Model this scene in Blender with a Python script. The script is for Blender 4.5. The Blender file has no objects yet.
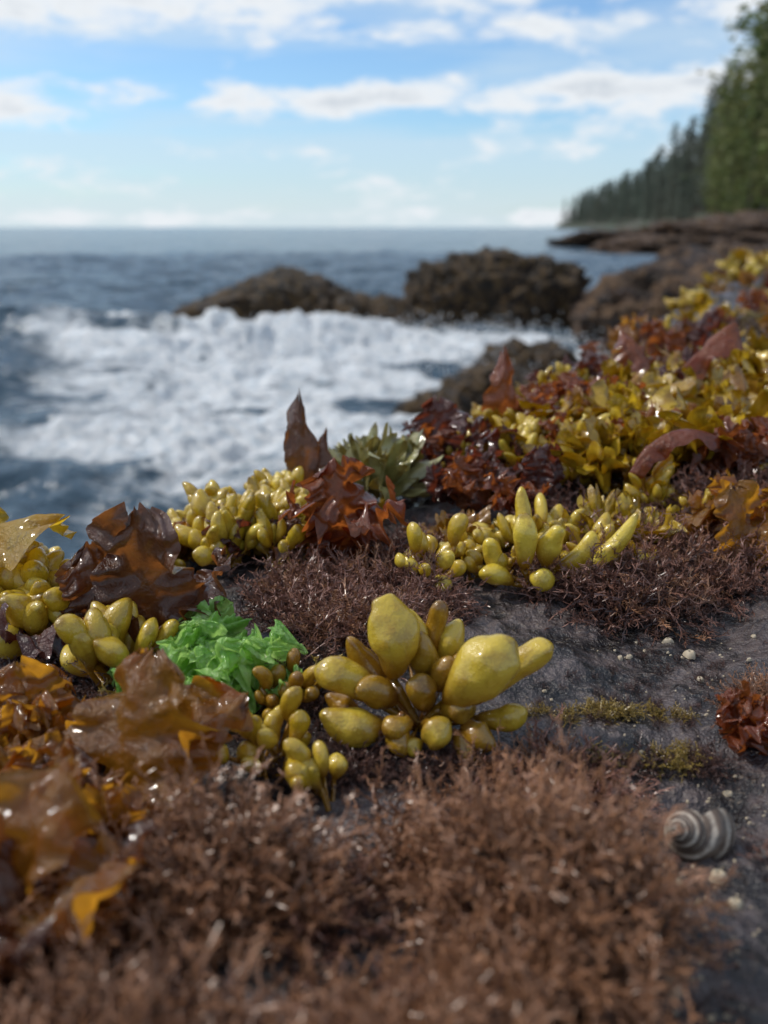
import bpy, bmesh, math, random
import numpy as np
from mathutils import Vector, Matrix, Euler
random.seed(7); RS=np.random.RandomState(11)
scene=bpy.context.scene
rad=math.radians
# ---------------------------------------------------------------- noise
def _h(ix,iy,iz):
    n=(ix.astype(np.int64)*374761393+iy.astype(np.int64)*668265263+iz.astype(np.int64)*1274126177)&0xffffffff
    n=((n^(n>>13))*1274126177)&0xffffffff
    n=((n^(n>>15))*2246822519)&0xffffffff
    return ((n^(n>>16))&0xffffff)/float(0xffffff)
def vnoise(x,y,z=0.0):
    x=np.asarray(x,float);y=np.asarray(y,float);z=np.zeros_like(x)+z
    ix=np.floor(x);iy=np.floor(y);iz=np.floor(z)
    fx=x-ix;fy=y-iy;fz=z-iz
    fx=fx*fx*(3-2*fx);fy=fy*fy*(3-2*fy);fz=fz*fz*(3-2*fz)
    r=0
    for dx in(0,1):
        for dy in(0,1):
            for dz in(0,1):
                w=(fx if dx else 1-fx)*(fy if dy else 1-fy)*(fz if dz else 1-fz)
                r=r+w*_h(ix+dx,iy+dy,iz+dz)
    return r
def fbm(x,y,z=0.0,o=4,g=0.5):
    s=0;a=1;t=0;f=1
    for i in range(o):
        s=s+a*vnoise(np.asarray(x)*f+17.3*i,np.asarray(y)*f+5.1*i,np.asarray(z)*f+i*9.7);t+=a;a*=g;f*=2.03
    return s/t-0.5
def sst(a,b,x):
    t=np.clip((x-a)/(b-a),0,1);return t*t*(3-2*t)
# ---------------------------------------------------------------- mesh builder
class MB:
    def __init__(s): s.v=[];s.f=[];s.t=[];s.r=[];s.n=0
    def grid(s,P,t,r,wrap=False):
        nu,nv=P.shape[:2];idx=np.arange(nu*nv).reshape(nu,nv)+s.n
        if wrap: j=np.concatenate([idx,idx[:,:1]],1)
        else: j=idx
        q=np.stack([j[:-1,:-1],j[:-1,1:],j[1:,1:],j[1:,:-1]],-1).reshape(-1,4)
        s.v.append(P.reshape(-1,3));s.f.append(q);s.t.append(np.broadcast_to(t,(nu,nv)).reshape(-1))
        s.r.append(np.full(nu*nv,r));s.n+=nu*nv
    def tube(s,path,radii,ns=8,rnd=0.5,t=None,sq=1.0,side=None):
        path=np.asarray(path,float);n=len(path)
        T=np.gradient(path,axis=0);T/=np.linalg.norm(T,axis=1,keepdims=True)+1e-12
        ref=np.array(side if side is not None else ([1,0,0] if abs(T[:,0]).mean()<0.7 else [0,1,0]),float)
        A=np.cross(T,ref);A/=np.linalg.norm(A,axis=1,keepdims=True)+1e-12
        B=np.cross(T,A)
        th=np.linspace(0,2*np.pi,ns,endpoint=False)
        P=path[:,None]+np.asarray(radii)[:,None,None]*(sq*A[:,None]*np.cos(th)[None,:,None]+B[:,None]*np.sin(th)[None,:,None])
        if t is None:t=np.linspace(0,1,n)
        s.grid(P,np.asarray(t)[:,None],rnd,True)
    def quads(s,Q,t,r):
        n=len(Q);s.v.append(Q.reshape(-1,3));s.f.append(np.arange(n*4).reshape(n,4)+s.n)
        s.t.append(np.repeat(t,4));s.r.append(np.repeat(r,4));s.n+=n*4
    def mesh(s,name,mat,smooth=True):
        V=np.concatenate(s.v);F=np.concatenate(s.f)
        me=bpy.data.meshes.new(name);me.vertices.add(len(V));me.vertices.foreach_set('co',V.astype(np.float32).ravel())
        me.loops.add(F.size);me.loops.foreach_set('vertex_index',F.astype(np.int32).ravel())
        me.polygons.add(len(F));me.polygons.foreach_set('loop_start',np.arange(0,F.size,4,dtype=np.int32))
        me.update(calc_edges=True)
        me.polygons.foreach_set('use_smooth',np.full(len(F),smooth))
        for nm,d in(('t',s.t),('r',s.r)):
            a=me.attributes.new(nm,'FLOAT','POINT');a.data.foreach_set('value',np.concatenate(d).astype(np.float32))
        me.validate();me.materials.append(mat);return me
def obj(name,me,loc=(0,0,0),rot=None,sc=1.0,parent=None):
    o=bpy.data.objects.new(name,me);scene.collection.objects.link(o);o.location=loc
    if rot is not None:
        o.rotation_mode='QUATERNION';o.rotation_quaternion=rot
    o.scale=(sc,sc,sc) if np.isscalar(sc) else sc
    if parent:o.parent=parent
    return o
def empty(name):
    return obj(name,None)
# ---------------------------------------------------------------- materials
class NT:
    def __init__(s,name,world=None):
        if world: s.m=world
        else: s.m=bpy.data.materials.new(name)
        s.m.use_nodes=True;s.t=s.m.node_tree;s.t.nodes.clear()
    def n(s,ty,ins=None,**kw):
        nd=s.t.nodes.new(ty)
        for k,v in kw.items():setattr(nd,k,v)
        for k,v in(ins or{}).items():
            if isinstance(v,bpy.types.NodeSocket):s.t.links.new(v,nd.inputs[k])
            else: nd.inputs[k].default_value=v
        return nd
    def math(s,op,a,b=None,c=None,clamp=False):
        nd=s.t.nodes.new('ShaderNodeMath');nd.operation=op;nd.use_clamp=clamp
        for i,v in enumerate((a,b,c)):
            if v is None:continue
            if isinstance(v,bpy.types.NodeSocket):s.t.links.new(v,nd.inputs[i])
            else:nd.inputs[i].default_value=v
        return nd.outputs[0]
    def mix(s,f,a,b,bt='MIX'):
        nd=s.t.nodes.new('ShaderNodeMix');nd.data_type='RGBA';nd.blend_type=bt
        for i,v in((0,f),(6,a),(7,b)):
            if isinstance(v,bpy.types.NodeSocket):s.t.links.new(v,nd.inputs[i])
            else:nd.inputs[i].default_value=(v if i==0 else (*v[:3],1))
        return nd.outputs[2]
    def noise(s,scale,detail=4,rough=.55,vec=None,dist=0):
        i={'Scale':scale,'Detail':detail,'Roughness':rough,'Distortion':dist}
        if vec is not None:i['Vector']=vec
        return s.n('ShaderNodeTexNoise',i).outputs[0]
    def ss(s,a,b,x):
        nd=s.n('ShaderNodeMapRange',{'From Min':a,'From Max':b},interpolation_type='SMOOTHSTEP')
        s.t.links.new(x,nd.inputs['Value']);return nd.outputs[0]
    def attr(s,nm): return s.n('ShaderNodeAttribute',attribute_name=nm).outputs['Fac']
    def oc(s): return s.n('ShaderNodeTexCoord').outputs['Object']
    def out(s,sh): s.t.links.new(sh,s.n('ShaderNodeOutputMaterial').inputs[0]);return s.m
    def bump(s,h,st,dist): return s.n('ShaderNodeBump',{'Height':h,'Strength':st,'Distance':dist}).outputs[0]
    def rnd(s): return s.n('ShaderNodeObjectInfo').outputs['Random']

def mat_bulb(name,c1,c2,cb,tw=.24):
    k=NT(name);co=k.oc();r=k.attr('r');t=k.attr('t')
    n1=k.noise(120,4,.65,co);n2=k.noise(900,2,.6,co)
    c=k.mix(k.ss(.2,.8,r),c1,c2)
    c=k.mix(k.math('MULTIPLY',k.ss(.44,.68,n1),.55),c,cb)
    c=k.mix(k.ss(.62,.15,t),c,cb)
    c=k.mix(k.math('MULTIPLY',k.ss(.88,.99,t),k.math('MULTIPLY',k.ss(.4,.6,n1),.55)),c,(.09,.045,.01))
    c=k.mix(k.math('MULTIPLY',k.ss(.6,.7,n2),.4),c,(.88,.70,.18))
    c=k.mix(k.math('MULTIPLY',k.rnd(),.38),c,cb)
    nb=k.math('ADD',n2,k.math('MULTIPLY',n1,3.))
    p=k.n('ShaderNodeBsdfPrincipled',{'Base Color':c,'Roughness':k.math('MULTIPLY_ADD',n1,.25,.10),'Normal':k.bump(nb,.4,.0009),'Coat Weight':.9,'Coat Roughness':.06})
    tl=k.n('ShaderNodeBsdfTranslucent',{'Color':k.mix(.5,c,(.95,.64,.03))})
    return k.out(k.n('ShaderNodeMixShader',{0:tw,1:p.outputs[0],2:tl.outputs[0]}).outputs[0])
def mat_blade(name,c1,c2,tr,trw=.4,rough=.24):
    k=NT(name);co=k.oc();t=k.attr('t');r=k.attr('r')
    n1=k.noise(45,4,.6,co);n2=k.noise(260,4,.65,co)
    c=k.mix(k.ss(.35,.65,n1),c1,c2)
    c=k.mix(k.math('MULTIPLY',k.rnd(),.4),c,c1)
    c=k.mix(k.math('MULTIPLY',k.ss(.5,.70,n2),.55),c,(.02,.012,.008))
    bp=k.bump(k.math('ADD',k.math('MULTIPLY',n2,1.6),n1),.7,.0020)
    p=k.n('ShaderNodeBsdfPrincipled',{'Base Color':c,'Roughness':rough,'Normal':bp,'Coat Weight':.6,'Coat Roughness':.08})
    tc=k.mix(k.ss(.3,.7,n1),tr,c)
    tl=k.n('ShaderNodeBsdfTranslucent',{'Color':tc})
    m=k.n('ShaderNodeMixShader',{0:trw,1:p.outputs[0],2:tl.outputs[0]})
    return k.out(m.outputs[0])
def mat_turf(name,c1,c2,tip):
    k=NT(name);t=k.attr('t');r=k.attr('r')
    c=k.mix(k.rnd(),c1,c2)
    c=k.mix(k.math('MULTIPLY',r,.5),c,c1)
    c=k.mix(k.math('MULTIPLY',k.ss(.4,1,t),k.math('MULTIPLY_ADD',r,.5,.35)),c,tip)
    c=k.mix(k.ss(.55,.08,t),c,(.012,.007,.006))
    p=k.n('ShaderNodeBsdfPrincipled',{'Base Color':c,'Roughness':.30,'Specular IOR Level':.55})
    return k.out(p.outputs[0])
def mat_rock(name,c1,c2,c3,s=1.0,bs=.01,rough=.5,speck=(.3,.27,.22),spk=.3,coat=0.):
    k=NT(name);co=k.oc()
    n1=k.noise(6*s,6,.65,co);n2=k.noise(45*s,5,.65,co);n3=k.noise(260*s,3,.6,co)
    v=k.n('ShaderNodeTexVoronoi',{'Vector':co,'Scale':140*s}).outputs['Distance']
    c=k.mix(k.ss(.38,.6,n1),c1,c2);c=k.mix(k.ss(.42,.62,n2),c,c3)
    c=k.mix(k.ss(.5,.38,n2),c,c1)
    c=k.mix(k.math('MULTIPLY',k.ss(.58,.72,n3),spk),c,speck)
    h=k.math('ADD',k.math('MULTIPLY',n2,2.0),k.math('ADD',n3,k.math('MULTIPLY',v,.4)))
    p=k.n('ShaderNodeBsdfPrincipled',{'Base Color':c,'Roughness':k.math('MULTIPLY_ADD',n2,.6,rough-.3),'Normal':k.bump(h,.9,bs),'Coat Weight':coat,'Coat Roughness':.12})
    return k.out(p.outputs[0])
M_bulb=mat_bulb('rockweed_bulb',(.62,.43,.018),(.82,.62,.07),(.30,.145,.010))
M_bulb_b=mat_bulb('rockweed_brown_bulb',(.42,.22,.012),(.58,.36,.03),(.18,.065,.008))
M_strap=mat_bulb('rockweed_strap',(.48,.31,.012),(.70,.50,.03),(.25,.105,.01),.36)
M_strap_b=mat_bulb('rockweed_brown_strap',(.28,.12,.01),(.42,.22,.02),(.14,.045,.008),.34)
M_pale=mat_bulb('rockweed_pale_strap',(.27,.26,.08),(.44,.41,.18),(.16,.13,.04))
M_amber=mat_blade('amber_blade',(.18,.065,.010),(.33,.15,.018),(.88,.40,.03),.5)
M_gold=mat_blade('gold_blade',(.38,.22,.012),(.50,.33,.02),(.95,.62,.03),.5)
M_brown=mat_blade('brown_blade',(.07,.024,.012),(.16,.058,.020),(.45,.15,.03),.4)
M_maroon=mat_blade('maroon_blade',(.055,.016,.012),(.12,.032,.018),(.40,.08,.03),.35)
M_red=mat_blade('red_blade',(.16,.038,.014),(.27,.078,.018),(.65,.18,.03),.42)
k=NT('sea_lettuce');co=k.oc();n1=k.noise(70,4,.6,co);n2=k.noise(330,3,.6,co)
c=k.mix(k.ss(.35,.65,n1),(.17,.40,.05),(.44,.68,.19));c=k.mix(k.math('MULTIPLY',k.ss(.55,.7,n2),.5),c,(.70,.85,.45))
p=k.n('ShaderNodeBsdfPrincipled',{'Base Color':c,'Roughness':.2,'Coat Weight':.6,'Coat Roughness':.06,'Normal':k.bump(k.math('ADD',n1,k.math('MULTIPLY',n2,.8)),.9,.003)})
tl=k.n('ShaderNodeBsdfTranslucent',{'Color':k.mix(.5,c,(.65,.95,.28))})
M_green=k.out(k.n('ShaderNodeMixShader',{0:.48,1:p.outputs[0],2:tl.outputs[0]}).outputs[0])
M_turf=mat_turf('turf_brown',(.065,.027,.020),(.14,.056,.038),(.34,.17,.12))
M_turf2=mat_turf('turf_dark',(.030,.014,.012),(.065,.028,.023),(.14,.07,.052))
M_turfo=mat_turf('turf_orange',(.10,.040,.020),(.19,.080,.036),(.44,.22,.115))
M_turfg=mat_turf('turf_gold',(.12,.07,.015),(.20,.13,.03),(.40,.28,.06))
M_ledge=mat_rock('ledge_rock',(.010,.007,.007),(.042,.031,.031),(.095,.072,.070),1.0,.005,.42,(.27,.21,.16),.45,.22)
M_searock=mat_rock('sea_rock',(.010,.006,.004),(.060,.030,.014),(.16,.09,.03),.25,.10,.55,(.30,.21,.06),.65)
M_farrock=mat_rock('shore_rock',(.03,.015,.009),(.12,.057,.032),(.22,.125,.062),.10,.25,.65,(.30,.21,.09),.5)
# ---------------------------------------------------------------- camera
CAMH=.20; PITCH=17.8; F=887.0
cam=bpy.data.cameras.new('camera');camo=bpy.data.objects.new('camera',cam);scene.collection.objects.link(camo)
camo.location=(0,0,CAMH);camo.rotation_euler=(rad(90-PITCH),0,0)
cam.sensor_fit='VERTICAL';cam.sensor_height=36;cam.sensor_width=27;cam.lens=F/1024*36
cam.clip_start=.01;cam.clip_end=20000
cam.dof.use_dof=True;cam.dof.focus_distance=.46;cam.dof.aperture_fstop=cam.lens/4.6
scene.camera=camo
# ---------------------------------------------------------------- ledge terrain
EDGE=np.array([(-15,-1),(-4,.05),(-1.5,.30),(-.6,.41),(-.25,.46),(-.17,.50),(-.10,.60),(-.04,.68),(.03,.73),(.12,.86),(.26,1.15),(.5,1.7),(1.0,2.7),(1.8,4.2),(3.2,6.6),(6,9.5),(15,15)])
SEA=-1.0
def edged(x,y):
    d=np.full(np.shape(x),1e9)
    for a,b in zip(EDGE[:-1],EDGE[1:]):
        ab=b-a;t=np.clip(((x-a[0])*ab[0]+(y-a[1])*ab[1])/ab.dot(ab),0,1)
        d=np.minimum(d,np.hypot(x-a[0]-t*ab[0],y-a[1]-t*ab[1]))
    return np.where(y<np.interp(x,EDGE[:,0],EDGE[:,1]),d,-d)
def H(x,y):
    x=np.asarray(x,float);y=np.asarray(y,float)
    d=edged(x,y)+.04*fbm(x*9,y*9,3.3,3)
    b=.030*fbm(x*5,y*5,1.1,3)*sst(.1,.4,y)+.014*fbm(x*22,y*22,2.2,3)+.008*fbm(x*110,y*110,4,3)
    b=b-.012+.033*sst(.44,.68,y)*sst(-.02,.25,x)+.012*sst(.30,.18,y)*sst(.2,.0,x)
    b=b+.04*sst(.8,3.,y)*sst(.2,1.2,x)
    b=b-.018*np.exp(-(((x-.10)/.07)**2+((y-.30)/.025)**2))
    s=np.maximum(-d,0)
    b=b-1.5*(1-np.exp(-s/.35))-s*.25+ sst(0,.3,s)*.25*fbm(x*3,y*3,7,4)
    return b
def thetas():
    return np.concatenate([np.linspace(rad(-180),rad(-45),70,endpoint=False),np.linspace(rad(-45),rad(60),620,endpoint=False),np.linspace(rad(60),rad(180),60,endpoint=False)])
th=thetas();rr=np.geomspace(.03,14,560)
R,T=np.meshgrid(rr,th,indexing='ij');X=R*np.sin(T);Y=-.05+R*np.cos(T)
mb=MB();mb.grid(np.stack([X,Y,H(X,Y)],-1)[:, ::-1],0.0,0.0,True)
obj('rock_ledge',mb.mesh('rock_ledge',M_ledge))
cp,sp=math.cos(rad(PITCH)),math.sin(rad(PITCH))
TT=np.geomspace(.08,14,1400)
def G(a,b):
    """ground point of the ledge seen along a bearing"""
    for _ in range(40):
        u=(a-384)/F;v=(512-b)/F
        d=np.array([u,cp+v*sp,-sp+v*cp])
        P=np.array([0,0,CAMH])+TT[:,None]*d
        hit=np.nonzero(P[:,2]<H(P[:,0],P[:,1]))[0]
        if len(hit) and P[hit[0],1]<3.5: break
        b+=8
    i=hit[0]
    x,y=P[i,0],P[i,1]
    for _ in range(60):
        if float(edged(np.array(x),np.array(y)))>.005: break
        x,y=x*.985,y*.985
    return x,y
def nrm(x,y,e=.012):
    hx=(H(x+e,y)-H(x-e,y))/(2*e);hy=(H(x,y+e)-H(x,y-e))/(2*e)
    v=Vector((-float(hx),-float(hy),1));v.z=max(v.z,.3);return v.normalized()
def put(name,me,x,y,sc=1,yaw=None,parent=None,dz=0,tilt=.25,up=.5):
    n=(nrm(x,y)*(1-up)+Vector((random.uniform(-tilt,tilt),random.uniform(-tilt,tilt),1))*up).normalized()
    q=n.to_track_quat('Z','Y')@Euler((0,0,random.uniform(0,6.28) if yaw is None else yaw)).to_quaternion()
    return obj(name,me,(x,y,float(H(x,y))+dz),q,sc,parent)
# ---------------------------------------------------------------- seaweed generators
def bulb(mb,p0,p1,r,rnd,root=(0,0,.002),sq=1.0,bend=.1,n=16,ns=14,pk=1.25,lump=.22,ex=.5):
    p0=np.array(p0,float);p1=np.array(p1,float);root=np.array(root,float)
    s=(1-np.cos(np.pi*np.arange(n+1)/n))/2
    ax=p1-p0;L=np.linalg.norm(ax);w=RS.normal(size=3);w-=w.dot(ax)/L/L*ax;w/=np.linalg.norm(w)
    path=p0+s[:,None]*ax+bend*L*np.sin(np.pi*s)[:,None]*w
    pr=np.sin(np.pi*np.clip(s,0,1)**pk)**ex
    rad_=r*np.maximum(pr,.24*(1-s))
    rad_*=1+.10*np.sin(s*RS.uniform(4,9)+RS.uniform(0,6))
    stem=np.array([root+(p0-root)*k for k in(0,.35,.7)])
    path=np.concatenate([stem,path]);rad_=np.concatenate([[.25*r,.22*r,.24*r],rad_]);rad_[-1]=1e-5
    t=np.concatenate([[0,0,.05],.1+.9*s])
    q=mb.n%97
    mb.tube(path,rad_,ns,rnd,t,sq)
    V=mb.v[-1];c=V.copy()
    V+= (r*lump*2*np.stack([fbm(c[:,0]*75+i0,c[:,1]*75,c[:,2]*75,2) for i0 in(q,3.3,8.8)],-1))*(np.clip(mb.t[-1],0,1)[:,None])
def bulb_cluster(seed,n=11,L=(.016,.032),r=(.0042,.0072),mat=None,spread=.9):
    global RS;RS=np.random.RandomState(seed);mb=MB()
    for i in range(n):
        az=RS.uniform(0,6.28);el=math.acos(RS.uniform(math.cos(spread*1.45),1))
        d=np.array([math.sin(el)*math.cos(az),math.sin(el)*math.sin(az),math.cos(el)])
        rr_=RS.uniform(*r);LL=RS.uniform(*L)*(.7+.3*rr_/r[1]);b=RS.uniform(.004,.018)
        c=np.array([RS.uniform(-.006,.006),RS.uniform(-.006,.006),0])
        p0=c+d*b+[0,0,.003];p1=p0+(d*.75+np.array([0,0,.4]))*LL
        bulb(mb,p0,p1,rr_,RS.uniform(),root=c,sq=RS.uniform(.7,1.),bend=.16)
    return mb.mesh('rockweed_tuft',mat or M_bulb)
def strap_cluster(seed,n=9,L=(.018,.034),w=(.005,.0095),mat=None,flop=.8):
    global RS;RS=np.random.RandomState(seed);mb=MB()
    for i in range(n):
        az=RS.uniform(0,6.28);el=RS.uniform(.2,1.35)
        d=np.array([math.sin(el)*math.cos(az),math.sin(el)*math.sin(az),math.cos(el)])
        side=np.array([-math.sin(az),math.cos(az),RS.uniform(-.6,.6)]);side/=np.linalg.norm(side)
        LL=RS.uniform(*L);W=RS.uniform(*w);p0=d*RS.uniform(.003,.012);perp=np.cross(side,d)
        nu,nv=18,11;u=np.linspace(0,1,nu)[:,None];v=np.linspace(-1,1,nv)[None]
        prof=np.where(u<.62,.28+.72*sst(0,.62,u),np.sqrt(np.clip(1-(np.clip((u-.62),0,1)/.385)**2.6,0,1)))
        wd=W*prof*(1+.35*fbm(u*3+i,np.sign(v)+0*u,seed,3))
        notch=RS.choice([0,.18,.3])*LL*(np.abs(v)**1.3-.5)*sst(.55,1,u)
        cup=RS.uniform(-.7,.9);bend=RS.uniform(-.3,1.)*flop
        a1,a2=RS.uniform(0,6,2)
        off=cup*wd*v*v+bend*LL*u*u*.6+.34*W*np.sin(u*8+v*2+a1)*np.abs(v)+.6*W*fbm(u*4+i,v*2+0*u,a2,3)
        P=p0+d*((u*LL+notch)[...,None])+side*((v*wd)[...,None])+perp*(off[...,None])
        th=(.0022*np.cos(v*1.5)*np.sin(np.pi*np.clip(u*.9+.08,0,1))**.5)[...,None]
        rn=RS.uniform();tt=.25+.75*np.repeat(u,nv,1)
        mb.grid(P,tt,rn);mb.grid((P-perp*th)[:,::-1],tt,rn)
    return mb.mesh('rockweed_frond',mat or M_strap)
def blade(mb,L,W,az=0.,lean=.3,curl=.6,ruf=.25,fr=3.,seed=0,root=(0,0,0),point=False,nu=56,nv=30,roll=0.):
    rs=np.random.RandomState(seed)
    u=np.linspace(0,1,nu)[:,None];v=np.linspace(-1,1,nv)[None]
    pw=np.sin(np.pi*np.clip(u**(.8 if not point else .65)*.985,0,1))**(.5 if not point else .9)
    if not point: pw=np.where(u>.5,np.maximum(pw,np.sqrt(np.clip(1-((u-.5)/.5)**4,0,1))*.92),pw)
    pw=.10*(1-u)+.95*pw
    edge=1+.8*fbm(u*6+seed,np.sign(v)*3+.5+0*u,seed,5,.6)*np.abs(v)
    ln=1+.18*fbm(v*3.5+seed+0*u,0*u+seed*.7,1.,4,.6)*u**2*2
    x=v*W*pw*edge
    ph=lean+curl*u+.35*np.sin(u*4+seed)*.4
    du=L/nu;sy=np.cumsum(np.sin(ph))*du;sz=np.cumsum(np.cos(ph))*du
    sy=sy.reshape(-1,1)*ln;sz=sz.reshape(-1,1)*ln
    a=rs.uniform(0,6,4)
    off=ruf*W*(np.abs(v)**1.3)*(np.sin(fr*6.28*u*.8+a[0]+1.2*v)+.5*np.sin(fr*13*u+a[1]-v*2))*sst(0,.25,u)
    off=off+.35*W*ruf*4*fbm(u*3.5+seed,v*2.+0*u,seed*.37,4)*sst(0,.2,u)+roll*W*v*v
    ny,nz=np.cos(ph),-np.sin(ph)
    P=np.stack([x+ .25*off*np.sin(u*7+a[2]),sy+off*ny,sz+off*nz],-1)
    c,s=math.cos(az),math.sin(az)
    P=np.stack([P[...,0]*c-P[...,1]*s,P[...,0]*s+P[...,1]*c,P[...,2]],-1)+np.array(root)
    mb.grid(P,np.repeat(u,nv,1),rs.rand())
def blade_cluster(seed,n,L,W,mat,ruf=.3,fr=3,point=False,spread=.9):
    rs=np.random.RandomState(seed);mb=MB()
    for i in range(n):
        blade(mb,rs.uniform(*L),rs.uniform(*W),rs.uniform(0,6.28),rs.uniform(0,spread),rs.uniform(-.3,1.),ruf,fr*rs.uniform(.7,1.3),seed*13+i,
              (rs.uniform(-.008,.008),rs.uniform(-.008,.008),-.002),point,40,20,rs.uniform(-.5,.7))
    return mb.mesh('blade_tuft',mat)
def turf_tuft(seed,mat,nf=46,step=.0040,rad_=.014,th=.00030,lean=.9):
    """feathery alga: curling axes clothed in short forked branchlets"""
    rs=np.random.RandomState(seed);mb=MB();comb=rs.normal(size=3)*.5;comb[2]=0
    for i in range(nf):
        a=rs.uniform(0,6.28);rr_=rad_*math.sqrt(rs.rand())
        p=np.array([math.cos(a)*rr_,math.sin(a)*rr_,-.002])
        d=np.array([math.cos(a)*rr_/rad_*lean,math.sin(a)*rr_/rad_*lean,rs.uniform(.5,1.1)])+comb*.6
        n=rs.randint(5,9);pts=[p.copy()];rn=rs.rand();w0=rs.normal(size=3)*.22
        for k in range(n):
            d=d/np.linalg.norm(d)+rs.normal(size=3)*.25+w0;d/=np.linalg.norm(d)
            p=p+d*step*rs.uniform(.7,1.2);pts.append(p.copy())
            if k>0:
                for b in range(rs.randint(3,6)):
                    e=d*.7+rs.normal(size=3)*.8;e/=np.linalg.norm(e);q=p-d*step*rs.rand();bp=[q.copy()];f=rs.uniform(.25,.5)
                    for m in range(2):
                        e=e+rs.normal(size=3)*.35+d*.35;e/=np.linalg.norm(e);q=q+e*step*f;bp.append(q.copy())
                    t0=k/n
                    mb.tube(bp,[th*.85,th*.75,th*.4],3,rn,np.linspace(t0,min(1,t0+.5),3))
        m=len(pts);mb.tube(pts,np.linspace(th*1.4,th*.6,m),3,rn,np.linspace(0,1,m))
    return mb.mesh('turf_tuft',mat,False)
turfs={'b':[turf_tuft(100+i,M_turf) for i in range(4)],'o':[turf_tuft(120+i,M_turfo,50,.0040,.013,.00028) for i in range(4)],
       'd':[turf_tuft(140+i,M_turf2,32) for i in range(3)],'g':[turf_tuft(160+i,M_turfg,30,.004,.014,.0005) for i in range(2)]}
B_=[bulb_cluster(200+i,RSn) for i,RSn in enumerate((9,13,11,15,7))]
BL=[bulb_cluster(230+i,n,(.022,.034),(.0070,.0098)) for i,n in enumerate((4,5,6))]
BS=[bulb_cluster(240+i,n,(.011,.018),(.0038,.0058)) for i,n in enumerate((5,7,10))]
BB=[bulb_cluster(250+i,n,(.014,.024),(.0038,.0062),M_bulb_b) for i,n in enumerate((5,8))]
S_=[strap_cluster(260+i,n) for i,n in enumerate((9,12,13,10))]
SX=[strap_cluster(290+i,n,(.026,.042),(.009,.015)) for i,n in enumerate((7,8,9))]
SB=[strap_cluster(270+i,n,(.02,.038),(.007,.012),mat=M_strap_b) for i,n in enumerate((9,12))]
SP=[strap_cluster(280+i,n,(.03,.042),(.0055,.0085),M_pale,.2) for i,n in enumerate((12,14))]
KR=[blade_cluster(300+i,5,(.03,.05),(.010,.018),m,.4,3) for i,m in enumerate((M_red,M_maroon,M_brown,M_red,M_maroon))]
KA=[blade_cluster(320+i,4,(.03,.05),(.012,.02),m,.35,2.5) for i,m in enumerate((M_amber,M_gold,M_amber))]
# ---------------------------------------------------------------- turf bed
turf=empty('turf_seaweed')
def bare(x,y):
    return (x>.055 and .27<y<.425 and x<.4) or (x>.085 and y<.30)
def scat(meshes,cx,cy,rx,ry,n,sc=(.8,1.2),par=None,name='tuft',dz=0,tilt=.4,up=.5):
    for i in range(n):
        a=random.uniform(0,6.28);r=math.sqrt(random.random())
        gx,gy=G(cx+rx*r*math.cos(a),cy+ry*r*math.sin(a))
        put(name,random.choice(meshes),gx,gy,random.uniform(*sc),None,par,dz,tilt,up)
for i in range(360):
    y=random.uniform(.07,.27);x=random.uniform(-.17,.035+.18*y)
    w=.262-.02*abs(math.sin(x*30))+.015*math.sin(x*55)
    if y>w: continue
    cn=float(fbm(np.array(x*22),np.array(y*22),9.,2))
    if cn<-.09 or (x<-.09 and random.random()<.6): continue
    k='o' if (cn>.03 or random.random()<.2) else ('b' if random.random()<.6 else 'd')
    put('tuft',random.choice(turfs[k]),x,y,(.75+1.6*max(cn,-.1))*random.uniform(.8,1.25),None,turf,.022*max(0,cn*3)-.003,.9,.7)
for i in range(60):
    x=random.uniform(.08,.26);y=random.uniform(.08,.27)
    put('tuft',random.choice(turfs['d']+turfs['b'][:1]),x,y,random.uniform(.15,.45),None,turf,-.003,.8,.7)
scat(turfs['o']+turfs['b'],550,805,70,30,18,(.6,1.1),turf)
scat(turfs['b']+turfs['o'][:1],370,614,100,34,50,(.6,1.2),turf)
scat(turfs['b']+turfs['d'],390,560,40,14,12,(.6,1.),turf)
scat(turfs['b']+turfs['o'][:2]+turfs['d'][:1],640,575,110,40,56,(.6,1.4),turf)
scat(turfs['b'],740,520,60,60,24,(.8,1.4),turf)
scat(turfs['d'],120,700,130,60,44,(.6,1.),turf)
scat(turfs['d'],300,700,60,50,20,(.4,.7),turf)
scat(turfs['d']+turfs['b'][:1],380,770,110,14,30,(.25,.6),turf)
scat(turfs['g'],610,715,90,7,24,(.15,.3),turf)
scat(turfs['d']+turfs['g'],650,765,90,14,30,(.2,.4),turf)
scat(turfs['d'],640,690,110,40,50,(.08,.24),turf)
scat(turfs['o'],756,712,18,22,6,(.4,.6),turf)
for i in range(430):
    x=random.uniform(-.5,.7);y=random.uniform(.36,1.3)
    if bare(x,y) or float(edged(np.array(x),np.array(y)))<-.02 or x/y>.6:continue
    put('tuft',random.choice(turfs['d']+turfs['b'][:2]+turfs['g'][:1]),x,y,random.uniform(.7,1.2),None,turf,-.006,.5,.5)
for i in range(280):
    y=random.uniform(1.2,4.5);x=random.uniform(.15,2.6)
    if float(edged(np.array(x),np.array(y)))<-.05 or x/y>.65:continue
    put('tuft',random.choice(turfs['g']+turfs['d']+turfs['o'][:1]),x,y,random.uniform(1.8,3.2),None,turf,-.01,.5,.5)
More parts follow.
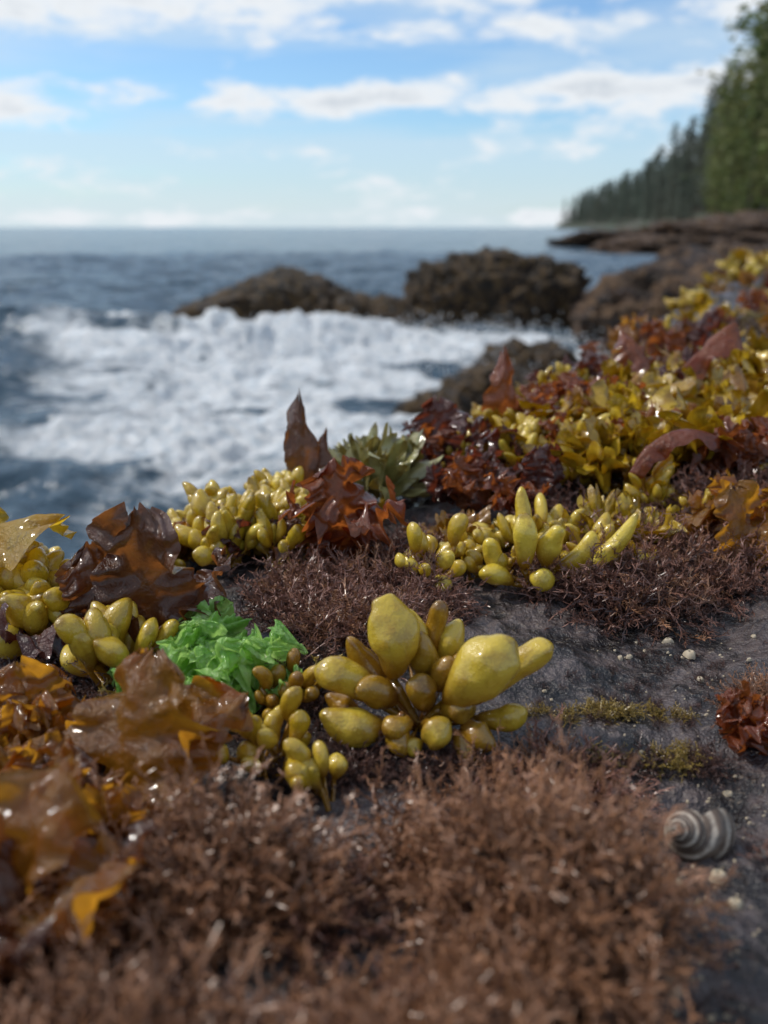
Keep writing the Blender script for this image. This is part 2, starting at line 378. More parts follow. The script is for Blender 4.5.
# ---------------------------------------------------------------- rockweed bed
rw=empty('rockweed_bed')
scat(B_,258,540,45,42,18,(.75,1.),rw,'rockweed_tuft',.003)
scat(B_+BS,215,505,30,16,6,(.7,.9),rw,'rockweed_tuft')
scat(BL,55,645,60,30,18,(.75,.95),rw,'rockweed_tuft',.008)
scat(BL,20,615,30,14,5,(.8,.9),rw,'rockweed_tuft',.008)
scat(BL,105,695,25,8,3,(.75,.85),rw,'rockweed_tuft',.006)
scat(B_+SB[:1],560,560,60,20,5,(.8,1),rw,'rockweed_tuft')
scat(BS,455,580,55,14,5,(.8,1.1),rw,'rockweed_tuft')
scat(SP,378,500,34,14,6,(.95,1.15),rw,'rockweed_frond',.010)
scat(SP[:1]+SB,470,555,40,16,5,(.55,.8),rw,'rockweed_frond')
scat(BS,268,765,20,16,2,(.8,.95),rw,'rockweed_tuft')
scat(BS[:1],310,800,26,6,2,(.8,.95),rw,'rockweed_tuft')
scat(BB,285,700,16,12,2,(.6,.75),rw,'rockweed_tuft')
scat(S_,615,550,26,10,3,(.9,1.1),rw,'rockweed_frond')
scat(S_+SB+SX,600,450,150,40,40,(.8,1.25),rw,'rockweed_frond',.004)
scat(SX+S_+SB,690,430,90,36,36,(.9,1.3),rw,'rockweed_frond',.012)
scat(SX+B_[:2],560,470,70,26,12,(.7,1.),rw,'rockweed_frond',.008)
scat(B_,490,460,70,26,12,(.7,1.),rw,'rockweed_tuft',.004)
scat(B_+SB,160,550,40,12,5,(.6,.8),rw,'rockweed_tuft')
for i in range(760):
    y=random.uniform(.72,4.2);x=random.uniform(.0,2.2)
    if x/y>.62 or float(edged(np.array(x),np.array(y)))<-.05:continue
    pn=float(fbm(np.array(x*6),np.array(y*4),5.,3))
    if y>1.5 and pn<-.03: continue
    L_=(B_[:3]+S_+SX+SB[:1]) if pn>-.03 else (SB+BB+SB+S_[:2])
    put('rockweed_tuft',random.choice(L_),x,y,random.uniform(.7,1.15)*(1+.3*max(0,y-1.2)),None,rw,.004,.5,.5)
for i in range(130):
    x=random.uniform(-.5,.3);y=random.uniform(.42,.8)
    if bare(x,y) or float(edged(np.array(x),np.array(y)))<-.02 or (y<.54 and x>-.15) or x<-.24:continue
    put('rockweed_tuft',random.choice(B_+S_+BB+SB),x,y,random.uniform(.55,.8),None,rw,-.003,.5,.5)
# hero cluster
RS=np.random.RandomState(5);mb=MB();mbb=MB()
hero=[(-12,5,24,-17,8,63,11,.6,0),(12,-4,16,37,-8,53,12.0,.95,0),(28,4,14,60,4,41,8.2,.7,0),(-20,0,16,-46,-4,33,9.0,.6,0),
(-14,-8,8,-42,-14,16,8.4,.7,0),(-8,-12,16,-8,-22,0,6.2,.5,1),(4,-12,12,10,-22,5,7.6,.9,0),(20,-8,10,33,-18,5,7.0,.4,1),(-10,0,14,-27,-10,26,7.6,.5,1),
(0,10,18,0,8,45,6.8,.6,1),(5,12,28,10,14,58,5.2,.4,1),(-3,14,26,-4,16,54,5.0,.6,0),(14,14,22,20,18,47,6.2,.7,0),(-5,-8,10,-17,-19,11,6.2,.6,1),(15,6,14,24,8,38,7,.3,1),(10,-4,10,22,-15,17,6.8,.6,1),
(4,-2,12,2,-10,30,7.6,.5,1),(-14,6,16,-31,10,42,6.2,.4,1),(-20,-6,6,-32,-18,4,5.4,.8,0),(16,-10,6,20,-24,-1,5.4,.5,1),(26,-2,8,46,-12,18,6.4,.5,0),(-3,-14,6,0,-22,2,4.6,.6,0),(-26,2,8,-42,6,16,5.6,.3,1),(8,2,20,12,-2,40,6.4,.3,1)]
for h in hero:
    v=[q*.001 for q in h[:7]]
    bulb(mbb if h[8] else mb,v[:3],v[3:6],v[6]*.96,h[7],(0,0,.002),.92,.11,30,30,1.12,.38,.45)
gx,gy=G(418,732)
hp=obj('rockweed_cluster',None,(gx,gy,float(H(gx,gy))))
obj('yellow_bulbs',mb.mesh('yellow_bulbs',M_bulb),parent=hp,sc=.97)
obj('brown_bulbs',mbb.mesh('brown_bulbs',M_bulb_b),parent=hp,sc=.97)
mb=MB()
for h in [(-6,0,14,-9,-2,50,7.4,.8),(8,0,14,16,-2,42,7.8,.7),(-14,0,10,-28,-4,34,6.4,.6),(14,4,12,36,4,36,6.4,.5),(-2,8,20,-8,10,62,5.6,.4),(2,-6,6,4,-14,18,7,.6),(-12,-4,6,-34,-10,14,6.5,.5),(22,0,10,48,-6,34,5.8,.7),(26,6,12,60,4,48,5.,.7)]:
    v=[q*.001 for q in h[:7]];bulb(mb,v[:3],v[3:6],v[6],h[7],(0,0,.002),.9,.12,20,20,1.15,.32,.45)
gx,gy=G(532,592);obj('rockweed_cluster',mb.mesh('rockweed_cluster',M_bulb),(gx,gy,float(H(gx,gy))))
# ---------------------------------------------------------------- named blades
def kelp(name,a,b,mat,specs,dz=0,sc=1.):
    m=MB()
    for s in specs: blade(m,**s)
    x,y=G(a,b);return obj(name,m.mesh(name,mat),(x,y,float(H(x,y))+dz-.003),None,sc)
q=rad
kelp('amber_seaweed',15,610,M_gold,[dict(L=.100,W=.028,az=q(-92),lean=.60,curl=.9,ruf=.25,fr=1.2,seed=3,roll=.35,root=(-.040,-.01,.004)),
     dict(L=.06,W=.026,az=q(-30),lean=.1,curl=.6,ruf=.3,fr=2,seed=8,root=(-.035,.01,.0))],.014)
kelp('brown_seaweed',150,660,M_brown,[dict(L=.080,W=.028,az=q(-10),lean=-.1,curl=.3,ruf=.42,fr=2.6,seed=21),
     dict(L=.06,W=.024,az=q(40),lean=.2,curl=.3,ruf=.45,fr=3,seed=22,root=(-.02,0,0)),dict(L=.065,W=.022,az=q(-70),lean=.45,curl=.3,ruf=.4,fr=3,seed=23,root=(.012,-.004,0)),
     dict(L=.05,W=.02,az=q(150),lean=.5,curl=.5,ruf=.4,fr=3,seed=24)],.004)
kelp('maroon_seaweed',60,665,M_maroon,[dict(L=.04,W=.02,az=q(160),lean=.5,curl=.6,ruf=.45,fr=3,seed=31),dict(L=.036,W=.018,az=q(60),lean=.5,curl=.5,ruf=.45,fr=3,seed=32)],.008)
kelp('amber_seaweed',125,820,M_amber,[dict(L=.070,W=.028,az=q(-28),lean=.15,curl=.5,ruf=.4,fr=2.0,seed=41,roll=.3),
     dict(L=.066,W=.022,az=q(-60),lean=.7,curl=.3,ruf=.4,fr=2.4,seed=42),dict(L=.05,W=.022,az=q(150),lean=.7,curl=.6,ruf=.35,fr=2.6,seed=43)])
kelp('amber_seaweed',25,765,M_amber,[dict(L=.045,W=.022,az=q(20),lean=.1,curl=.7,ruf=.4,fr=2.4,seed=51),dict(L=.042,W=.02,az=q(-80),lean=.5,curl=.8,ruf=.4,fr=2.4,seed=52),dict(L=.04,W=.02,az=q(170),lean=.6,curl=.6,ruf=.4,fr=2.4,seed=53)])
kelp('amber_seaweed',20,960,M_amber,[dict(L=.06,W=.018,az=q(-30),lean=.1,curl=.7,ruf=.4,fr=2,seed=61),dict(L=.055,W=.018,az=q(-100),lean=.4,curl=.8,ruf=.4,fr=2,seed=62),dict(L=.05,W=.02,az=q(60),lean=.3,curl=.6,ruf=.35,fr=2,seed=63)],.006)
kelp('brown_seaweed',60,970,M_brown,[dict(L=.045,W=.018,az=q(-60),lean=.5,curl=.7,ruf=.4,fr=2,seed=65),dict(L=.045,W=.018,az=q(90),lean=.3,curl=.7,ruf=.4,fr=2,seed=66),dict(L=.04,W=.018,az=q(180),lean=.5,curl=.7,ruf=.4,fr=2,seed=67)],.008)
kelp('red_seaweed',345,565,M_red,[dict(L=.060,W=.025,az=q(20),lean=.1,curl=.4,ruf=.5,fr=3.2,seed=71),dict(L=.052,W=.023,az=q(90),lean=.6,curl=.4,ruf=.5,fr=3,seed=72),dict(L=.052,W=.023,az=q(-90),lean=.6,curl=.4,ruf=.5,fr=3,seed=73),dict(L=.047,W=.02,az=q(180),lean=.4,curl=.4,ruf=.5,fr=3,seed=74)],.008)
kelp('brown_seaweed',303,500,M_brown,[dict(L=.074,W=.013,az=q(10),lean=-.05,curl=.15,ruf=.3,fr=1.5,seed=81,point=True,roll=.5),dict(L=.05,W=.014,az=q(-50),lean=.3,curl=.2,ruf=.3,fr=1.5,seed=82,point=True)],.018)
kelp('red_seaweed',502,455,M_red,[dict(L=.072,W=.015,az=q(10),lean=0,curl=.3,ruf=.4,fr=1.8,seed=91,point=True,roll=.6),dict(L=.05,W=.018,az=q(-60),lean=.7,curl=.3,ruf=.4,fr=2,seed=92)],.024)
kelp('maroon_seaweed',440,470,M_maroon,[dict(L=.06,W=.022,az=q(10),lean=.1,curl=.3,ruf=.4,fr=2.6,seed=95),dict(L=.05,W=.02,az=q(80),lean=.5,curl=.3,ruf=.4,fr=2.6,seed=96)],.012)
kelp('red_seaweed',655,425,M_red,[dict(L=.070,W=.022,az=q(30),lean=.4,curl=.7,ruf=.4,fr=2.4,seed=101,roll=.6),dict(L=.09,W=.015,az=q(-75),lean=.7,curl=.4,ruf=.4,fr=2.,seed=102,roll=.9)],.034)
kelp('brown_seaweed',625,505,M_red,[dict(L=.080,W=.010,az=q(-85),lean=.5,curl=1.4,ruf=.35,fr=2.,seed=111,roll=.9)],.024)
kelp('amber_seaweed',745,580,M_amber,[dict(L=.05,W=.02,az=q(20),lean=.1,curl=.7,ruf=.3,fr=2,seed=121),dict(L=.05,W=.018,az=q(-70),lean=.4,curl=.7,ruf=.3,fr=2,seed=122)],.010)
kelp('red_seaweed',756,740,M_red,[dict(L=.024,W=.008,az=q(a),lean=.1+.1*(i%3),curl=.5,ruf=.5,fr=3,seed=130+i,root=(random.uniform(-.01,.01),random.uniform(-.01,.01),0)) for i,a in enumerate((0,60,120,180,240,300,20,200))])
kb=empty('red_seaweed_bed')
for (a,b,rx,ry,n,s) in((540,450,130,36,18,(.7,1.1)),(430,480,60,22,11,(.7,1.)),(230,560,60,12,4,(.5,.7)),(690,350,60,16,6,(1.,1.4)),(690,420,90,40,15,(.7,1.1)),(720,460,50,30,6,(.7,1.)),(480,510,70,20,7,(.6,.85)),(600,400,60,20,6,(.8,1.2))):
    scat(KR,a,b,rx,ry,n,s,kb,'blade_tuft',.011)
for (a,b,rx,ry,n,s) in((680,430,100,45,14,(.8,1.1)),(740,545,30,20,3,(.7,.9)),(180,560,50,12,4,(.5,.7))):
    scat(KA,a,b,rx,ry,n,s,kb,'amber_blade_tuft',.008)
for (a,b,rx,ry,n,s) in((60,850,50,50,6,(.7,.9)),(30,750,30,36,4,(.7,.9))):
    scat([KA[0],KA[2],KR[2]],a,b,rx,ry,n,s,kb,'amber_blade_tuft',.004)
for i in range(70):
    y=random.uniform(.9,3.5);x=random.uniform(.1,1.8)
    if x/y>.6 or float(edged(np.array(x),np.array(y)))<-.03:continue
    put('blade_tuft',random.choice(KR+KA),x,y,random.uniform(.9,1.3),None,kb,.010,.5,.5)
# sea lettuce
m=MB();rs=np.random.RandomState(9)
for i in range(13):
    a=rs.uniform(0,6.28)
    blade(m,rs.uniform(.024,.036),rs.uniform(.013,.021),a,rs.uniform(.7,1.4),rs.uniform(-.5,.6),.42,rs.uniform(2.2,4),400+i,(rs.uniform(-.020,.020),rs.uniform(-.010,.010),rs.uniform(-.002,.006)),False,80,56,rs.uniform(-.3,.5))
V=m.v
for i in range(len(V)):
    c=V[i].copy();V[i]=c+.0045*np.stack([fbm(c[:,0]*170+j*31,c[:,1]*170,c[:,2]*170+i,3) for j in range(3)],-1)
x,y=G(206,690);obj('sea_lettuce',m.mesh('sea_lettuce',M_green),(x,y,float(H(x,y))+.006),None,.98)
x,y=G(262,705);m=MB()
for i in range(4): blade(m,.022,.009,rs.uniform(0,6.28),.9,.4,.5,3,440+i)
obj('sea_lettuce',m.mesh('sea_lettuce',M_green),(x,y,float(H(x,y))+.003))
# ---------------------------------------------------------------- sea snail
k=NT('snail_shell');co=k.attr('t');n=k.noise(260,4,.65,k.oc())
st=k.math('ADD',k.math('SINE',k.math('MULTIPLY',co,6.283*9)),k.math('MULTIPLY',k.math('SUBTRACT',n,.5),3.))
c=k.mix(k.ss(-.2,1.1,st),(.10,.068,.05),(.50,.42,.34));c=k.mix(k.math('MULTIPLY',k.ss(.45,.7,k.noise(120,4,.65,k.oc())),.8),c,(.17,.12,.085))
p=k.n('ShaderNodeBsdfPrincipled',{'Base Color':c,'Roughness':.42,'Normal':k.bump(st,.5,.0006)})
M_shell=k.out(p.outputs[0])
m=MB();N=300;thz=np.linspace(0,2*np.pi*5,N);g=np.exp((thz-thz[-1])*.085)
R0=.0105
cr=R0*g*.64;cx=R0*g*.46*np.cos(thz);cy=R0*g*.46*np.sin(thz);cz=-.0215*g+.0215
ns=44;ph=np.linspace(0,2*np.pi,ns,endpoint=False)
rib=1+.03*np.cos(ph*22)
e=np.stack([np.cos(thz),np.sin(thz),0*thz],-1)
P=np.stack([cx,cy,cz],-1)[:,None]+(cr[:,None,None])*(e[:,None]*(np.cos(ph)*rib)[None,:,None]+np.array([0,0,1.55])*(np.sin(ph)*rib)[None,:,None])
m.grid(P,np.broadcast_to(ph/6.283,(N,ns)),.5,True)
me=m.mesh('sea_snail',M_shell)
x,y=G(698,850);o=obj('sea_snail',me,(x,y,float(H(x,y))+.007),Euler((rad(30),rad(-55),rad(5))).to_quaternion(),1.12)
# barnacles + shell grit
k=NT('barnacle');n=k.noise(500,3,.6,k.oc());c=k.mix(n,(.30,.23,.14),(.52,.44,.33))
M_barn=k.out(k.n('ShaderNodeBsdfPrincipled',{'Base Color':c,'Roughness':.6}).outputs[0])
m=MB()
spots=[(262,958,1.),(600,975,1.1),(655,965,1.1),(672,990,1.2),(640,1000,.7),(718,880,.9),(735,905,.8),(700,905,.7),(728,795,.6),(680,885,.7),(566,975,.8),(690,655,.9),(668,642,.8),(700,680,.6)]
spots+=[(random.gauss(675,45),random.gauss(662,16),random.uniform(.2,.6)) for i in range(10)]
spots+=[(random.uniform(600,768),random.uniform(640,1020),random.uniform(.1,.32)) for i in range(120)]
spots+=[(random.uniform(280,640),random.uniform(650,770),random.uniform(.1,.32)) for i in range(70)]
for a,b,s in spots:
    x,y=G(a,b);z=float(H(x,y));r=.0026*s;ang=np.linspace(0,6.283,12,endpoint=False);f1,f2=random.uniform(.6,1.3),random.uniform(.6,1.3)
    pr=[(1.25,-.4),(1.1,.2),(.85,.7),(.55,.95),(.42,.9),(.3,.4),(.01,.3)]
    P=np.array([[[x+f1*r*q*(1+.16*math.cos(3*t+a))*math.cos(t),y+f2*r*q*(1+.16*math.cos(5*t+a))*math.sin(t),z+r*h] for t in ang] for q,h in pr])
    m.grid(P,0.,random.random(),True)
obj('barnacles',m.mesh('barnacles',M_barn))
# ---------------------------------------------------------------- sea rocks
def rock(name,c,s,seed,mat,sub=6,rough=.3,box=.6,fr=1.5,peak=0.,fn=.28):
    bm=bmesh.new();bmesh.ops.create_icosphere(bm,subdivisions=sub,radius=1);me=bpy.data.meshes.new(name);bm.to_mesh(me);bm.free()
    V=np.empty(len(me.vertices)*3,np.float32);me.vertices.foreach_get('co',V);V=V.reshape(-1,3).astype(float)
    V=np.sign(V)*np.abs(V)**box
    n=fbm(V[:,0]*fr+seed,V[:,1]*fr,V[:,2]*fr+seed,6,.6)
    rdg=-np.abs(fbm(V[:,0]*fr*2.2+seed*3,V[:,1]*fr*2.2,V[:,2]*fr*2.2,4))
    fine=fbm(V[:,0]*11+seed,V[:,1]*11,V[:,2]*11,5,.7)
    V=V*(1+rough*2*n+rough*1.4*rdg+fn*fine)[:,None]
    V[:,2]*=1-peak*np.clip(np.abs(V[:,0]),0,1.1)
    V=V*np.array(s)
    me.vertices.foreach_set('co',V.astype(np.float32).ravel());me.update()
    me.polygons.foreach_set('use_smooth',np.ones(len(me.polygons),bool));me.materials.append(mat)
    return obj(name,me,c)
rock('sea_rock',(-1.25,11.3,-1.25),(1.45,.9,.92),3,M_searock,6,.3,.75,1.5,.42)
rock('sea_rock',(-.15,11.0,-1.2),(.8,.7,.66),8,M_searock,6,.3,.75)
rock('sea_rock',(1.32,11.2,-1.15),(1.12,.95,1.08),5,M_searock,6,.25,.62)
rock('wet_rock',(.85,7.0,-1.15),(.5,.6,.30),12,M_searock,6,.4,.85)
rock('wet_rock',(1.35,8.2,-1.2),(.5,.5,.42),14,M_searock,6,.4,.85)
rock('wet_rock',(.35,6.3,-1.12),(.28,.3,.20),17,M_searock,5,.4,.85)
rock('shore_rock',(3.6,9.6,-1.15),(1.7,1.3,1.0),21,M_farrock,6,.32,.7)
rock('shore_rock',(5.0,10.6,-1.1),(1.9,1.4,1.12),27,M_farrock,6,.35,.7)
rock('shore_rock',(6.8,12,-1.0),(2.4,2.,1.2),24,M_farrock,6,.32,.7)
rock('rocky_shore',(15,47,-1.3),(4.2,5,1.1),31,M_farrock,6,.3)
rock('rocky_shore',(22,52,-1.3),(8,7,1.9),33,M_farrock,6,.35)
rock('rocky_shore',(32,60,-1.5),(13,12,2.8),36,M_farrock,6,.35)
rock('rocky_shore',(19,60,-1.2),(8,5,1.3),38,M_farrock,6,.35)
# ---------------------------------------------------------------- sea
th=np.linspace(rad(-80),rad(80),760);rr=np.concatenate([np.geomspace(1.2,45,900),np.geomspace(46,9000,120)])
Rr,Tt=np.meshgrid(rr,th,indexing='ij');X=Rr*np.sin(Tt);Y=Rr*np.cos(Tt)
wx=X+1.6*fbm(X*.5,Y*.5,1,4);wy=Y+1.6*fbm(X*.5+9,Y*.5,2,4)
swell=.38*fbm(wx*.28+3,wy*.6,5,3)+.24*fbm(wx*.9,wy*1.5,6,3)+.08*fbm(wx*3,wy*4,7,3)
fade=np.exp(-Rr/70.)+.2*np.exp(-Rr/900)
ridge=.34*np.exp(-((wy-(9.6+.12*wx))/.7)**2)*sst(-6.5,-3.5,X)*sst(.6,-.8,X)
lft=np.interp(Y,[3,4,5.2,6.5,8.5,11,13],[-1.3,-1.6,-2.5,-2.7,-3.4,-3.9,-4.2])
rgt=np.interp(Y,[3,5,7,9,11.5,13],[.3,.8,1.6,2.6,3.2,3.2])
reg=sst(-.4,.9,wx-lft)*sst(-.6,.3,rgt-wx)*sst(2.6,3.7,Y)*sst(11.2,9.8,wy)
st1=fbm(wx*.8+.35*wy,wy*1.5,11,5,.62);st2=fbm(wx*3.5,wy*6,13,4,.6)
bands=np.exp(-((wy-4.7-.15*wx)/.85)**2)*1.1+np.exp(-((wy-6.9+.1*wx)/.7)**2)*.8+np.exp(-((wy-9.3-.12*wx)/.8)**2)*1.2
foam=reg*np.clip(.20+.50*bands+2.9*st1+1.1*st2,0,1)
rim=sum(np.exp(-((np.hypot((X-a)/c,(Y-b)/d)-1)/.2)**2) for a,b,c,d in((-1.25,11.2,1.6,1.1),(1.35,11.1,1.4,1.2),(.85,7,.7,.8),(3.6,9.6,2.1,1.6)))
foam=np.clip(foam+.6*rim*sst(-.1,.2,st1),0,1)
rid=.5-np.abs(fbm(wx*2.2,wy*2.6,23,5,.62))*2
Z=SEA+swell*fade+ridge*(.6+.8*rid)+foam*(.26*(rid-.25)+.12*fbm(X*7,Y*7,21,4,.65))*np.exp(-Rr/40)
m=MB();m.grid(np.stack([X,Y,Z],-1),foam,0.0)
k=NT('sea_water');co=k.oc();f=k.attr('t')
mp=k.n('ShaderNodeMapping',{'Vector':co,'Scale':(1,1.8,1)}).outputs[0]
n1=k.noise(1.1,5,.6,mp);n2=k.noise(7,4,.6,mp);n3=k.noise(.18,4,.6,mp)
h=k.math('ADD',k.math('MULTIPLY',n3,2.5),k.math('ADD',k.math('MULTIPLY',n1,1.0),k.math('MULTIPLY',n2,.16)))
w=k.n('ShaderNodeBsdfPrincipled',{'Base Color':(.038,.068,.095,1),'Roughness':.15,'IOR':1.33,'Normal':k.bump(h,1.,.17)})
fn=k.noise(3.0,8,.72,mp,.8);fn2=k.noise(14,6,.7,co)
ff=k.math('ADD',f,k.math('MULTIPLY',k.math('SUBTRACT',fn,.5),1.5))
ff=k.math('MULTIPLY',k.ss(.05,.68,ff),k.ss(.0,.15,f))
fo=k.n('ShaderNodeBsdfPrincipled',{'Base Color':k.mix(k.ss(.32,.56,fn2),(.62,.70,.76),(.96,.97,.97)),'Roughness':.8,'Normal':k.bump(k.math('ADD',fn,k.math('MULTIPLY',fn2,.35)),.85,.18)})
k.out(k.n('ShaderNodeMixShader',{0:ff,1:w.outputs[0],2:fo.outputs[0]}).outputs[0])
obj('sea',m.mesh('sea',k.m))
k=NT('spray');M_spray=k.out(k.n('ShaderNodeBsdfPrincipled',{'Base Color':(.9,.92,.94,1),'Roughness':.4}).outputs[0])
m=MB();rs=np.random.RandomState(77);oc=np.array([[1,0,0],[0,1,0],[-1,0,0],[0,-1,0]])
for cx_,cy_,sx_,n_ in((-2.0,9.3,.8,700),(-.6,9.9,.8,800),(.9,9.8,.8,700),(.3,7.2,.5,300),(2.2,8.9,.4,300)):
    for i in range(n_):
        p=np.array([rs.normal(cx_,sx_),rs.normal(cy_,.25),SEA+.08+abs(rs.normal(0,.09))]);r=rs.uniform(.003,.011)
        m.grid(np.stack([p+oc*1e-4+[0,0,r],p+oc*r,p+oc*1e-4-[0,0,r]]),0.,.5,True)
obj('sea_spray',m.mesh('sea_spray',M_spray))
# ---------------------------------------------------------------- headland + forest
CO=np.array([(165,900),(150,720),(105,400),(72,200),(57,135),(54,100),(60,60),(75,20)],float)
def coast(s):
    i=np.linspace(0,1,len(CO));return np.array([np.interp(s,i,CO[:,0]),np.interp(s,i,CO[:,1])])
k=NT('headland');n=k.noise(.08,5,.6,k.oc());c=k.mix(k.ss(.4,.6,n),(.03,.045,.02),(.06,.05,.035))
M_head=k.out(k.n('ShaderNodeBsdfPrincipled',{'Base Color':c,'Roughness':.9}).outputs[0])
ss_=np.linspace(0,1,160);off=np.array([-6,-3,0,2,4,8,14,22,35,60,110,200.])
hh=np.array([-3,-1.6,.2,2.,3.5,5,7,10,14,19,25,30.])
P=[]
for s in ss_:
    c=coast(s);t=coast(min(1,s+.01))-coast(max(0,s-.01));t/=np.linalg.norm(t);nn=np.array([-t[1],t[0]])
    if nn[0]<0: nn=-nn
    w=c[0]+nn[0]*off;v=c[1]+nn[1]*off*1.0
    P.append(np.stack([w,v,hh*(1+.3*vnoise(w*.05,v*.05))-1],-1))
m=MB();m.grid(np.array(P),0.,0.);obj('headland',m.mesh('headland',M_head))
def mat_fol(name,a,b,c2):
    k=NT(name);c=k.mix(k.attr('r'),a,b);c=k.mix(k.ss(.35,1.,k.rnd()),c,c2)
    p=k.n('ShaderNodeBsdfPrincipled',{'Base Color':c,'Roughness':.7});tl=k.n('ShaderNodeBsdfTranslucent',{'Color':c})
    return k.out(k.n('ShaderNodeMixShader',{0:.4,1:p.outputs[0],2:tl.outputs[0]}).outputs[0])
M_fol=mat_fol('conifer_foliage',(.07,.10,.035),(.22,.27,.08),(.20,.20,.07));M_folhaze=mat_fol('hazed_conifer_foliage',(.10,.13,.10),(.16,.19,.14),(.15,.16,.12))  # second foliage, for distant trees: aerial haze painted into a paler base colour
k=NT('bark');M_bark=k.out(k.n('ShaderNodeBsdfPrincipled',{'Base Color':k.mix(k.noise(3,4,.6,k.oc()),(.06,.045,.035),(.16,.13,.10)),'Roughness':.9}).outputs[0])
def tree(seed,mat,broad=False):
    rs=np.random.RandomState(seed);Ht=24.;Q=[];rn=[];br=MB()
    zs=np.linspace(0,Ht,9);px=.3*np.sin(zs*.2+seed);br.tube(np.stack([px,0*zs,zs],-1),np.linspace(.38,.05,9),8)
    z=2.5
    while z<Ht*(.93 if broad else 1):
        tz=z/Ht;Rm=(.8+4.2*(1-tz)**.75)*(1 if z>5 else .7)*rs.uniform(.6,1.2)
        if broad: Rm=(1.2+5.2*math.sin(math.pi*min(1,tz*.95+.08))**.7)*rs.uniform(.6,1.15)
        for b in range(rs.randint(4,8)):
            a=rs.uniform(0,6.28);Rb=Rm*rs.uniform(.5,1.2);dr=rs.uniform(-.35,.05) if not broad else rs.uniform(0,.5)
            if rs.rand()<.5: br.tube([(px[0],0,z),(Rb*.5*math.cos(a),Rb*.5*math.sin(a),z+dr*Rb*.3),(Rb*math.cos(a),Rb*math.sin(a),z+dr*Rb)],[.07,.04,.01],4)
            for j in range(int(4+Rb*3.2)):
                f=rs.uniform(.15,1)**.8;p=np.array([f*Rb*math.cos(a),f*Rb*math.sin(a),z+dr*Rb*f*f])+rs.normal(size=3)*[.3,.3,.18]
                sz=rs.uniform(.22,.5);e1=rs.normal(size=3)*[1,1,.45];e1/=np.linalg.norm(e1);e2=np.cross(e1,rs.normal(size=3)*[.5,.5,1]);e2/=np.linalg.norm(e2)
                Q.append([p-e1*sz,p-e2*sz*.45,p+e1*sz,p+e2*sz*.45]);rn.append(np.clip(rs.normal(.45,.25)+.25*(f-.5),0,1))
        z+=rs.uniform(.5,1.1)*(1 if tz<.7 else .75)
    m=MB();m.quads(np.array(Q),np.zeros(len(Q)),np.array(rn));fm=m.mesh('foliage',mat,False);bmh=br.mesh('trunk',M_bark)
    return fm,bmh
TN=[tree(600+i,M_fol,i==4) for i in range(5)];TF=[(tree(620+i,M_folhaze)) for i in range(3)]
forest=empty('conifer_forest')
def addtree(x,y,z,s,lib):
    fm,bm_=random.choice(lib);q=Euler((random.uniform(-.04,.04),random.uniform(-.04,.04),random.uniform(0,6.28))).to_quaternion();sx=s*random.uniform(.8,1.35)
    obj('foliage',fm,(x,y,z),q,(sx,sx,s),forest);obj('trunk',bm_,(x,y,z),q,(sx,sx,s),forest)
s=0.
while s<.86:
    c=coast(s);t=coast(min(1,s+.01))-coast(max(0,s-.01));Ls=np.linalg.norm(t)/.02;t/=np.linalg.norm(t);nn=np.array([-t[1],t[0]])
    if nn[0]<0: nn=-nn
    dist=np.hypot(*c)
    for o_ in (4,9,15,23,33,46):
        if random.random()<.12: continue
        oo=o_+random.uniform(-2.5,2.5);a=c+nn*oo+t*random.uniform(-3,3)
        z=float(np.interp(oo,off,hh))-1.2
        kf=float(np.interp(dist,[120,170,260,450],[2.75,2.2,1.5,1.05]))
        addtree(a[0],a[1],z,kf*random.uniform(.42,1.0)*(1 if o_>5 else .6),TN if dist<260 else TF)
    s+=max(4.5,dist/55.)/Ls
# ---------------------------------------------------------------- world
w=bpy.data.worlds.new('World');scene.world=w
SE,SR=48,-75
k=NT('',w)
sky=k.n('ShaderNodeTexSky',sky_type='NISHITA',sun_disc=False,sun_elevation=rad(SE),sun_rotation=rad(SR),air_density=1.,dust_density=.6,ozone_density=1.6)
g=k.n('ShaderNodeTexCoord').outputs['Generated'];sx=k.n('ShaderNodeSeparateXYZ',{0:g})
x,y,z=sx.outputs
el=k.math('MULTIPLY',k.math('ARCSINE',z),57.2958);az=k.math('MULTIPLY',k.math('ARCTAN2',x,y),57.2958)
cv=k.n('ShaderNodeCombineXYZ',{0:k.math('MULTIPLY',az,.20),1:k.math('MULTIPLY',el,.62),2:.7}).outputs[0]
n1=k.noise(1.,7,.62,cv,.2)
cv2=k.n('ShaderNodeCombineXYZ',{0:k.math('MULTIPLY',az,.05),1:k.math('MULTIPLY',el,.35),2:4.7}).outputs[0]
n2=k.noise(1.,4,.55,cv2)
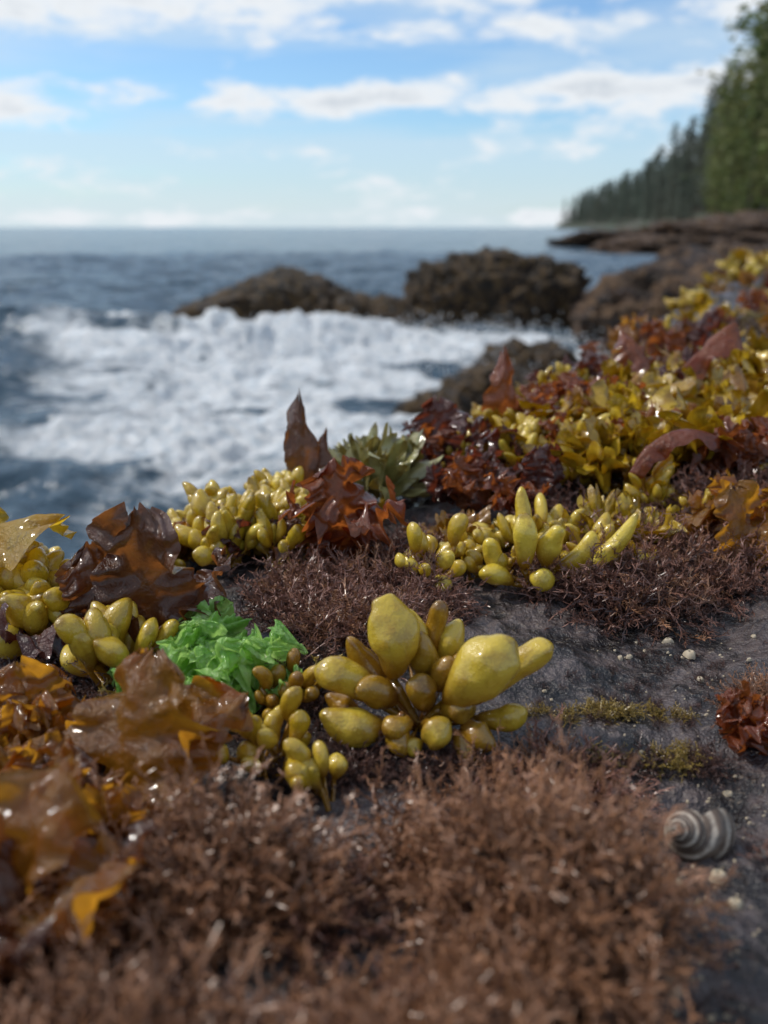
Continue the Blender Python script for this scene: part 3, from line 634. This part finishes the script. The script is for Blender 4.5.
def blob(a0,e0,wa,we):
    da=k.math('DIVIDE',k.math('SUBTRACT',az,a0),wa);de=k.math('DIVIDE',k.math('SUBTRACT',el,e0),we)
    r2=k.math('ADD',k.math('MULTIPLY',da,da),k.math('MULTIPLY',de,de));return k.math('EXPONENT',k.math('MULTIPLY',r2,-1))
B=None
for b,wgt in((blob(-3.5,7.1,9,.8),.33),(blob(15,7.4,7.5,1.3),.32),(blob(7,10.6,6,.7),.22),(blob(-20,11.3,13,1.1),.28),(blob(-24,6.4,5,.8),.26),(blob(24,11.5,6,1.6),.26),(blob(-4,12.6,16,.8),.26),(blob(-14,8.7,8,.6),-.10),(blob(3,9,12,.5),-.10),(blob(14,4.2,10,.5),.14),(blob(-5,.6,30,.45),.15),(blob(-20,7.6,4,.4),.14)):
    t=k.math('MULTIPLY',b,wgt);B=t if B is None else k.math('ADD',B,t)
dens=k.math('ADD',n1,B)
high=k.math('MULTIPLY',k.ss(12,25,el),.12)
dens=k.math('ADD',dens,high)
cl=k.ss(.53,.75,dens)
haze=k.math('MULTIPLY',k.ss(.36,.66,k.math('ADD',n2,k.math('MULTIPLY',k.ss(6,1.5,el),.16))),.58)
low=k.math('MULTIPLY',k.ss(3.,.2,el),.5)
core=k.ss(.72,.96,dens)
ccol=k.mix(core,(8.5,8.9,9.3),(6.0,6.6,7.3))
base=k.mix(1.0,sky.outputs[0],(1.04,1.32,1.56),'MULTIPLY')
c=k.mix(haze,base,(6.2,7.6,8.8));c=k.mix(low,c,(7.4,8.5,9.2));c=k.mix(cl,c,ccol)
bg=k.n('ShaderNodeBackground',{'Color':c,'Strength':.1})
k.t.links.new(bg.outputs[0],k.n('ShaderNodeOutputWorld').inputs[0])
# sun
sl=bpy.data.lights.new('sun','SUN');sl.energy=2.9;sl.angle=rad(7);sl.color=(1,.95,.87)
so=bpy.data.objects.new('sun',sl);scene.collection.objects.link(so)
sd=Vector((math.sin(rad(SR))*math.cos(rad(SE)),math.cos(rad(SR))*math.cos(rad(SE)),math.sin(rad(SE))))
so.rotation_mode='QUATERNION';so.rotation_quaternion=sd.to_track_quat('Z','Y');so.location=(0,0,30)
scene.view_settings.view_transform='Standard';scene.view_settings.look='None';scene.view_settings.exposure=0
